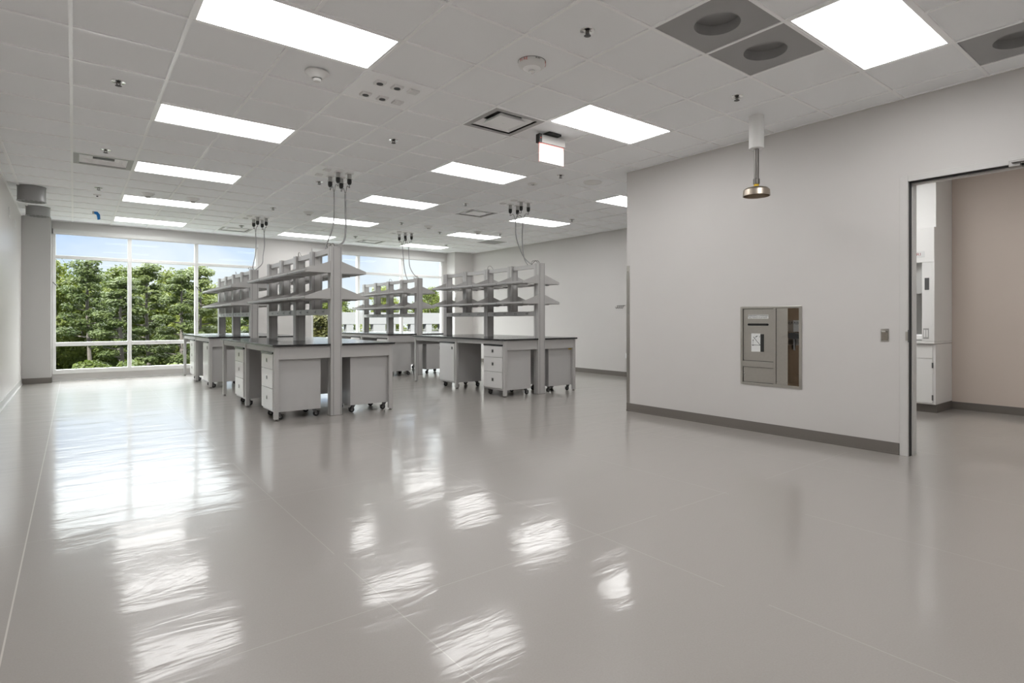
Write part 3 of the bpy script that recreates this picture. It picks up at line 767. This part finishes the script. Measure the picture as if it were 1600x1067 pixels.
# ------------------------------------------------------------------ recessed eyewash unit
t = thing('eyewash_station', 'recessed stainless emergency eyewash cabinet in the partition wall', 'eyewash', (XP, 0, 0))
xf = -0.008
mb = MB()
ring = lambda y0, y1, z0, z1: mb.box(xf, y0, z0, 0.0, y1, z1)
ring(-0.837, -0.865, 0.503, 1.353); ring(-1.495, -1.523, 0.503, 1.353); ring(-0.865, -1.495, 1.330, 1.353); ring(-0.865, -1.495, 0.503, 0.530)
ring(-1.220, -1.247, 0.530, 1.330); ring(-0.865, -1.220, 0.697, 0.762)
build('frame', mb, 'steel', t, 0.002)
mb = MB(); mb.box(0.118, -0.855, 0.52, 0.125, -1.505, 1.335, 0); mb.box(0, -1.490, 0.53, 0.118, -1.500, 1.33, 0); mb.box(0, -1.375, 0.53, 0.118, -1.372, 1.33, 0)
mb.box(0, -1.372, 1.33, 0.118, -1.495, 1.335, 0); mb.box(0, -1.372, 0.525, 0.118, -1.495, 0.53, 0)
build('recess', mb, 'brown_reflection', t)
ud = build('basin_door', MB().box(0.004, -0.868, 0.766, 0.012, -1.217, 1.326), 'steel', t, 0.002)
build('door_gap', MB().box(0.012, -0.862, 0.700, 0.016, -1.222, 1.332).box(0.012, -0.862, 0.526, 0.016, -1.222, 0.700), 'darkgrey', t)
mb = MB(); mb.box(0.002, -0.930, 1.146, 0.0045, -1.15, 1.170)
mb.lathe([(0.012, 0.002), (0.012, 0.0045)], (0, -0.930, 1.158), 'x', 16); mb.lathe([(0.012, 0.002), (0.012, 0.0045)], (0, -1.15, 1.158), 'x', 16)
build('pull_slot', mb, 'black', ud)
lb = build('label_strip', MB().box(0.0025, -0.922, 1.222, 0.004, -1.158, 1.264), 'label', ud)
XA, ZA = (0, -1, 0), (0, 0, 1)
text('lettering', 'EMERGENCY EYEWASH', 0.0225, 'ink', (0.0022, -1.040, 1.245), XA, ZA, lb, 'CENTER')
text('lettering', 'PULL HANDLE TO ACTIVATE', 0.0165, 'ink', (0.0022, -1.040, 1.2275), XA, ZA, lb, 'CENTER')
cd = build('instruction_card', MB().box(0.0025, -0.962, 0.865, 0.004, -1.068, 1.062), 'label', ud)
build('card_stripe', MB().box(0.0020, -1.068, 0.866, 0.004, -1.108, 1.056), 'ink', cd)
mb = MB()
def stroke(y0, z0, y1, z1, w):
    d_ = Vector((0, y1-y0, z1-z0)).normalized(); n_ = Vector((0, -d_.z, d_.y))*w/2
    p, q = Vector((0.0018, y0, z0)), Vector((0.0018, y1, z1)); mb.quad(p-n_, q-n_, q+n_, p+n_)
stroke(-0.968, 0.937, -1.068, 0.937, 0.005); stroke(-0.985, 1.025, -1.066, 0.938, 0.005)
stroke(-0.998, 1.006, -1.008, 1.018, 0.004); stroke(-1.012, 1.022, -1.035, 1.036, 0.008); stroke(-0.980, 0.945, -0.984, 0.975, 0.003)
stroke(-0.982, 0.978, -0.986, 0.996, 0.008); stroke(-0.972, 0.930, -0.995, 0.935, 0.004); stroke(-1.058, 1.02, -1.060, 1.034, 0.005)
build('diagram', mb, 'ink', cd)
ld = build('lower_door', MB().box(0.004, -0.868, 0.534, 0.012, -1.217, 0.693), 'steel', t, 0.002)
build('knob', MB().lathe([(0.007, 0.004), (0.007, -0.004), (0.004, -0.006)], (0, -0.880, 0.618), 'x', 14), 'chrome', ld)
mb = MB(); mb.box(0.002, -1.249, 0.532, 0.010, -1.372, 1.328, 0)
for y in (-1.258, -1.363):
    for z in (0.56, 0.70, 0.84, 0.98, 1.14, 1.30): mb.lathe([(0.003, 0.0005), (0.003, 0.002)], (0, y, z), 'x', 8, 1)
build('access_panel', mb, ['steel', 'chrome'], t)
sg_ = build('push_label', MB().box(0.112, -1.3755, 1.085, 0.1165, -1.485, 1.205), 'label', t)
text('lettering', 'PUSH', 0.038, 'ink', (0.1110, -1.3815, 1.163), XA, ZA, sg_, sx=0.72)
mb = MB(); mb.box(0.112, -1.3755, 0.945, 0.1165, -1.485, 1.010); ds = build('direction_label', mb, 'label', t)
mb = MB()
for z in (0.998, 0.984, 0.972, 0.958): mb.box(0.1112, -1.384, z-0.0025, 0.112, -1.470+(0.02 if z == 0.958 else 0), z+0.0025)
build('fine_print', mb, 'ink', ds)
pd = build('push_paddle', MB().prism([(-1.376, 1.075), (-1.44, 1.075), (-1.492, 1.062), (-1.492, 1.018), (-1.44, 1.010), (-1.376, 1.020)], 'x', 0.010, 0.060), 'black', t)
build('paddle_stem', MB().box(0.03, -1.418, 0.895, 0.05, -1.432, 1.02), 'darkgrey', pd)

# ------------------------------------------------------------------ fume hood next door
t = thing('fume_hood', 'white fume hood on a base cabinet seen through the doorway', 'fume hood', (8.66, -1.835, 0))
D_, L_ = XT-8.66-0.004, 1.83
bc = build('base_cabinet', MB().box(0.015, 0, 0.11, D_, L_, 0.895), 'hood', t, 0.002)
build('toe_kick', MB().box(0.06, 0.0, 0, D_, L_, 0.11), 'base', t)
for a, b in ((0.03, 0.91), (0.925, 1.80)):
    dr = build('cabinet_door', MB().box(0.0, a, 0.13, 0.015, b, 0.700), 'hood', bc, 0.002)
    mb = MB()
    for z0 in (0.235, 0.515):
        for q in range(4): mb.box(-0.004, a+0.18, z0+q*0.018, 0.0, a+0.36, z0+0.006+q*0.018)
    build('louvre', mb, 'tee', dr)
    for z in (0.20, 0.62): build('hinge', MB().box(-0.004, a-0.006, z-0.035, 0.012, a+0.008, z+0.035), 'darkgrey', dr)
    build('drawer_front', MB().box(0.0, a, 0.712, 0.015, b, 0.880), 'hood', bc, 0.002)
build('worksurface', MB().box(-0.03, 0, 0.900, D_, L_, 0.932), 'hood', t, 0.003)
for a in (0, L_-0.025): build('side_panel', MB().box(-0.03, a, 0.935, D_, a+0.025, 2.41), 'hood', t)
build('liner', MB().box(D_-0.02, 0.025, 0.932, D_, L_-0.025, 2.4), 'hoodin', t)
for a, b in ((0.025, 0.14), (L_-0.14, L_-0.025)):
    po = build('corner_post', MB().box(-0.03, a, 0.935, 0.11, b, 1.96), 'hood', t, 0.003)
    if a < 0.1:
        build('control_panel', MB().box(-0.034, 0.058, 1.60, -0.03, 0.108, 1.755).box(-0.036, 0.066, 1.70, -0.034, 0.100, 1.735), 'darkgrey', po)
        mb = MB(); mb.box(-0.034, 0.062, 0.965, -0.03, 0.125, 1.10, 0); mb.box(-0.037, 0.070, 0.985, -0.034, 0.090, 1.08, 1); mb.box(-0.037, 0.097, 0.985, -0.034, 0.117, 1.08, 1)
        build('outlet', mb, ['sleeve', 'white'], po)
build('airfoil', MB().prism([(-0.03, 0.955), (-0.03, 1.0), (0.0, 1.02), (0.05, 1.015), (0.05, 0.99), (0.0, 0.985)], 'y', 0.14, L_-0.14), 'tee', t)
build('sash', MB().box(0.06, 0.14, 1.56, 0.066, L_-0.14, 1.96), 'hoodin', t)
hd = build('header', MB().box(-0.035, 0.002, 1.96, D_, L_-0.002, 2.41), 'hood', t, 0.002)
np_ = build('nameplate', MB().box(-0.038, 0.105, 2.025, -0.035, 0.40, 2.105), 'label', hd)
text('lettering', 'TURI', 0.052, 'maroon', (-0.0385, 0.287, 2.05), XA, ZA, np_, sx=1.25)
build('ceiling_enclosure', MB().box(0.03, 0.0, 2.41, D_, L_, CEIL+0.005), 'hood', t)

# ------------------------------------------------------------------ outside
GZ = -6.0
mb = MB(); mb.box(-60, 14, GZ-0.3, 90, 130, GZ); o = struct('ground', mb, 'grass')
mb = MB(); mb.box(18.0, 30, GZ, 60, 57.5, GZ+0.05); o = struct('road', mb, 'asphalt')

def leaves(centres, n, size, rng, squash=0.8, up=0.5):
    cs = np.array([c[:3] for c in centres]); rs = np.array([c[3] for c in centres])
    w = rs**2; idx = rng.choice(len(cs), n, p=w/w.sum())
    d = rng.normal(size=(n, 3)); d /= np.linalg.norm(d, axis=1)[:, None]
    rad = rs[idx]*(0.55+0.5*rng.random(n)); off = d*rad[:, None]; off[:, 2] *= squash
    c = cs[idx]+off
    nrm = d*0.9+rng.normal(size=(n, 3))*0.6; nrm[:, 2] += up; nrm /= np.linalg.norm(nrm, axis=1)[:, None]
    a = np.cross(nrm, rng.normal(size=(n, 3))); a /= np.linalg.norm(a, axis=1)[:, None]; b = np.cross(nrm, a)
    s = size*(0.6+0.8*rng.random(n))[:, None]
    tip = nrm*s*0.25
    v = np.stack([c-a*s, c-b*s*0.6-tip*0.3, c+a*s, c+b*s*0.6-tip*0.3], 1).reshape(-1, 3)
    f = np.arange(4*n).reshape(-1, 4)
    return v, f
def crown(name, v, f, m, parent):
    me = bpy.data.meshes.new(name)
    me.vertices.add(len(v)); me.vertices.foreach_set('co', v.astype(np.float32).ravel())
    me.loops.add(f.size); me.loops.foreach_set('vertex_index', f.astype(np.int32).ravel())
    me.polygons.add(len(f)); me.polygons.foreach_set('loop_start', np.arange(0, f.size, 4, dtype=np.int32))
    me.update(calc_edges=True); me.validate(); me.materials.append(M[m])
    o = bpy.data.objects.new(name, me); COL.objects.link(o); o.parent = parent
    return o
def broad(seed, h, rad, label, group, m='leaf', n=11000, size=0.125, low=0.10, name='broadleaf_tree'):
    rng = np.random.default_rng(seed); t = thing(name, label, 'tree', group=group)
    cs = []
    for k in range(44):
        f = low+(0.93-low)*rng.random(); env = rad*math.sin(PI*min(1, max(0.08, (f-low+0.12)/(1.08-low))))**0.7
        a = 2*PI*rng.random(); r = env*math.sqrt(rng.random())*0.8
        cs.append((r*math.cos(a), r*math.sin(a), f*h, rad*(0.17+0.17*rng.random())))
    v, f = leaves(cs, n, size, rng)
    crown('crown', v, f, m, t)
    mb = MB(); mb.tube([(0, 0, 0), (0.1, 0.05, h*0.3), (-0.05, 0, h*0.6), (0, 0, h*0.9)], [h*0.016, h*0.013, h*0.009, h*0.002], 8)
    for k in range(7):
        c = cs[k]; mb.tube([(0, 0, c[2]*0.7), (c[0]*0.5, c[1]*0.5, c[2]*0.88), c[:3]], [h*0.006, h*0.004, h*0.0015], 6)
    build('trunk', mb, 'bark', t); return t
def pine(seed, h, rad, label, group, bare=0.5, n=6500):
    rng = np.random.default_rng(seed); t = thing('pine_tree', label, 'tree', group=group)
    cs = []; mb = MB()
    mb.tube([(0, 0, 0), (0.12, 0, h*0.35), (-0.05, 0, h*0.7), (0.03, 0, h)], [h*0.0135, h*0.011, h*0.008, h*0.002], 8)
    for k in range(24):
        f = bare+(0.99-bare)*(k+0.5)/24; a = 2.4*k+rng.random(); r = rad*(1.08-f)/(1.08-bare)*(0.55+0.6*rng.random())+0.25
        p = (r*math.cos(a), r*math.sin(a), f*h+0.2*r)
        cs += [(*p, 0.50+0.25*rng.random()), (p[0]*0.6, p[1]*0.6, p[2], 0.42)]
        mb.tube([(0, 0, f*h-0.1), (p[0]*0.5, p[1]*0.5, f*h), p], [0.06, 0.045, 0.02], 5)
    v, f = leaves(cs, n, 0.10, rng, 0.55, 0.9)
    crown('crown', v, f, 'needle', t)
    build('trunk', mb, 'bark', t); return t
g1, g2 = 'broadleaf trees in the woods outside', 'pines in the woods outside'
LB = 'bushy green broadleaf tree in the woods beyond the windows'
LP_ = 'tall pine with grey trunk among the woods beyond the windows'
B = [broad(11, 11.2, 3.5, LB, g1), broad(12, 10.5, 3.3, LB, g1), broad(13, 11.7, 3.4, LB, g1)]
P = [pine(21, 11.9, 1.5, 'tall thin grey-trunked pine standing left of centre in the leftmost window pane', None, 0.50), pine(22, 11.9, 1.6, LP_, g2, 0.36, 9000)]
P[0].location = (0.80, 47.2, GZ); P[0].scale = (1, 1, 0.965)
rr = random.Random(5)
spots = []
for r_ in range(5):
    for q in range(6):
        x, y = -10.5+4.6*q+2.3*(r_ % 2)+rr.uniform(-.4, .4), 52.5+4.4*r_+rr.uniform(-.4, .4)
        if x < 14.5: spots.append((x, y))
first = {}
for n, (x, y) in enumerate(spots):
    k = (n+n//6) % 3
    s = (1.0+0.02*rr.random()) * (1.0 if x < 8.5 else 0.88) * (1+0.012*(y-53)/6.3) * 1.065
    if k not in first: first[k] = 1; o = B[k]; o.location = (x, y, GZ); o.rotation_euler = (0, 0, rr.uniform(0, 6))
    else: o = copy_tree(B[k], (x, y, GZ), rr.uniform(0, 6))
    o.scale = (min(s, 1.02), min(s, 1.02), s)
for n, (x, y, s) in enumerate(((4.25, 47.0, .95), (-2.8, 47.0, .93), (7.75, 47.3, .96), (11.3, 47.0, .90), (-6.4, 47.4, 1.0), (2.5, 43.4, .84), (6.0, 43.4, .90))):
    if n == 0: o = P[1]; o.location = (x, y, GZ)
    else: o = copy_tree(P[1], (x, y, GZ), n*1.3)
    o.scale = (.98, .98, s)
# understorey at the wood's edge
US = broad(31, 4.6, 1.7, 'rounded green bush at the edge of the wood', 'bushes at the edge of the wood', 'leaf', 6000, 0.11, 0.02, 'woodland_bush')
for n in range(12):
    r_ = n % 2
    loc = (-5.6+2.05*n+rr.uniform(-.1, .1), 38.4-3.0*r_, GZ); s = rr.uniform(0.98, 1.1)
    if n == 0: US.location = loc; o = US
    else: o = copy_tree(US, loc, rr.uniform(0, 6))
    o.scale = (s, s, s)
# trees behind the parking garage
rows = [(22+8.6*q+4.3*(r_ % 2), 84+8.8*r_) for r_ in range(2) for q in range(5)]
for n, (x, y) in enumerate(rows):
    o = copy_tree(B[n % 3], (x, y, GZ), rr.uniform(0, 6), label='green tree behind the parking garage, seen over its roof', group='trees behind the garage')
    s = rr.uniform(1.12, 1.22); o.scale = (1.28, 1.28, s)
mg = broad(41, 8.0, 1.35, 'small olive-green tree in front of the garage, left of the nearest bench post', None, 'olive', 5000, 0.12, 0.04, 'magnolia_tree')
mg.location = (11.75, 31.2, GZ)
o = copy_tree(US, (34.2, 57.5, GZ), 1.0, label='yellow-green bush at the foot of the parking garage', group='bushes by the garage'); o.scale = (1.2, .8, 1.1)
o = copy_tree(US, (28.6, 57.4, GZ), 2.0, label='green bush in front of the garage openings', group='bushes by the garage'); o.scale = (1.1, .9, 1.15)

pg = thing('parking_garage', 'long pale concrete parking garage outside the right window', 'building', (20, 60, GZ))
mb = MB(); mb.box(0, 0, 6.75, 44, 0.4, 8.13); mb.box(0, 0.4, 7.0, 44, 14, 7.3); build('upper_parapet', mb, 'concrete', pg)
build('lower_parapet', MB().box(0, 0, 4.1, 44, 0.4, 5.75).box(0, 0.4, 4.0, 44, 14, 4.3), 'concrete', pg)
build('base_wall', MB().box(0, 0.1, 0, 44, 0.5, 3.2), 'concrete', pg)
for x in (0, 4.2, 7.4, 9.4, 12.2, 14.3, 16.4, 18.6, 24, 30, 36, 43): build('column', MB().box(x, 0.05, 0, x+(1.5 if x in (7.4, 12.2) else 0.8), 0.9, 6.75), 'concrete', pg)
build('rear_wall', MB().box(0, 13.6, 0, 44, 14, 5.6), 'concrete', pg)
mb = MB()
for z in (5.85, 6.05): mb.tube([(0, 0.2, z), (44, 0.2, z)], 0.03, 5)
build('guard_rail', mb, 'sleeve', pg)
for x, h_ in ((22.4, 2.6),):
    lp = thing('lamp_post', 'thin white lamp post on the garage roof', 'lamp post', (x+11.6, 66, GZ+7.3))
    build('pole', MB().tube([(0, 0, 0), (0, 0, 3.2)], 0.07, 8), 'white', lp); build('lamp_head', MB().box(-0.35, -0.15, 3.15, 0.35, 0.15, 3.3), 'white', lp)

# ------------------------------------------------------------------ sky, sun, camera
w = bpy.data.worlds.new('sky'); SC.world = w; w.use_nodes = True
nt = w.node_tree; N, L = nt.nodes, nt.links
bg = N['Background']; tc = N.new('ShaderNodeTexCoord'); sp = N.new('ShaderNodeSeparateXYZ'); L.new(tc.outputs['Generated'], sp.inputs[0])
rp = N.new('ShaderNodeValToRGB'); cr = rp.color_ramp
cr.elements[0].position = 0.0; cr.elements[0].color = (0.78, 0.86, 1.0, 1); cr.elements[1].position = 0.6; cr.elements[1].color = (1.0, 0.97, 0.93, 1)
e = cr.elements.new(0.13); e.color = (0.42, 0.62, 1.0, 1); cr.elements[2].position = 0.24
hi = N.new('ShaderNodeMapRange'); hi.interpolation_type = 'SMOOTHSTEP'  # high sky on the window side, out of view, boosted to brighten the room
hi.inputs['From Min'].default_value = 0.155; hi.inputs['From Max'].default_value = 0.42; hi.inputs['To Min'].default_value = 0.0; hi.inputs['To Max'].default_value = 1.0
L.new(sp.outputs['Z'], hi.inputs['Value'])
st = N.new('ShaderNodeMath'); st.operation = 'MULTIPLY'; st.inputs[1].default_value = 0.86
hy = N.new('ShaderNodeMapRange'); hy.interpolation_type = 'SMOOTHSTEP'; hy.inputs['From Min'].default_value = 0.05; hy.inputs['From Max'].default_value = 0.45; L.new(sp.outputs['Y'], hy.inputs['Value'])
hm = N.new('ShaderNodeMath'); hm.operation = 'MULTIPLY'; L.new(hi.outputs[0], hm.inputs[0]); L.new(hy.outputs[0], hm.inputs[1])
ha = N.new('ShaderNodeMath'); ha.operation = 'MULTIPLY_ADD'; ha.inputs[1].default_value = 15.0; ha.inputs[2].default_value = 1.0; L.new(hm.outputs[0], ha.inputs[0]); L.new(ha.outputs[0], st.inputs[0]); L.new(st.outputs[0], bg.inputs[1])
L.new(sp.outputs['Z'], rp.inputs[0])
mp = N.new('ShaderNodeMapping'); mp.inputs['Scale'].default_value = (1, 1, 2.6); mp.inputs['Location'].default_value = (0.35, 0.2, 0.1); L.new(tc.outputs['Generated'], mp.inputs[0])
nz = N.new('ShaderNodeTexNoise'); nz.inputs['Scale'].default_value = 2.6; nz.inputs['Detail'].default_value = 7; nz.inputs['Distortion'].default_value = 0.5; L.new(mp.outputs[0], nz.inputs[0])
cr2 = N.new('ShaderNodeValToRGB'); cr2.color_ramp.elements[0].position = 0.36; cr2.color_ramp.elements[1].position = 0.62; L.new(nz.outputs['Fac'], cr2.inputs[0])
mx = N.new('ShaderNodeMix'); mx.data_type = 'RGBA'; mx.inputs['B'].default_value = (0.95, 0.97, 1.0, 1)
L.new(cr2.outputs[0], mx.inputs['Factor']); L.new(rp.outputs[0], mx.inputs['A']); L.new(mx.outputs['Result'], bg.inputs[0])

sl = bpy.data.lights.new('sun', 'SUN'); sl.energy = 7.0; sl.angle = 0.009; sl.color = (1.0, 0.95, 0.86)
so = bpy.data.objects.new('sun', sl); COL.objects.link(so)
so.rotation_euler = Vector((0.42, 0.62, -0.75)).to_track_quat('-Z', 'Y').to_euler()

cam = bpy.data.cameras.new('camera'); co = bpy.data.objects.new('camera', cam); COL.objects.link(co)
cam.sensor_width = 36.0; cam.sensor_fit = 'HORIZONTAL'; cam.lens = 894.55/1600*36
cam.shift_x = (800-839.0)/1600; cam.shift_y = (500.36-533.5)/1600
cam.clip_start = 0.05; cam.clip_end = 500
co.location = (0.0164, -4.3462, 1.2047); co.rotation_euler = (PI/2, 0, -0.6803)
SC.camera = co

vs = SC.view_settings
vs.view_transform = 'Standard'; vs.look = 'None'; vs.gamma = 1.0; vs.use_curve_mapping = False; vs.exposure = 0.31
cy_ = SC.cycles
cy_.use_denoising = True; cy_.max_bounces = 10; cy_.diffuse_bounces = 6; cy_.glossy_bounces = 5; cy_.transparent_max_bounces = 16
cy_.sample_clamp_indirect = 8.0; cy_.caustics_reflective = False; cy_.caustics_refractive = False
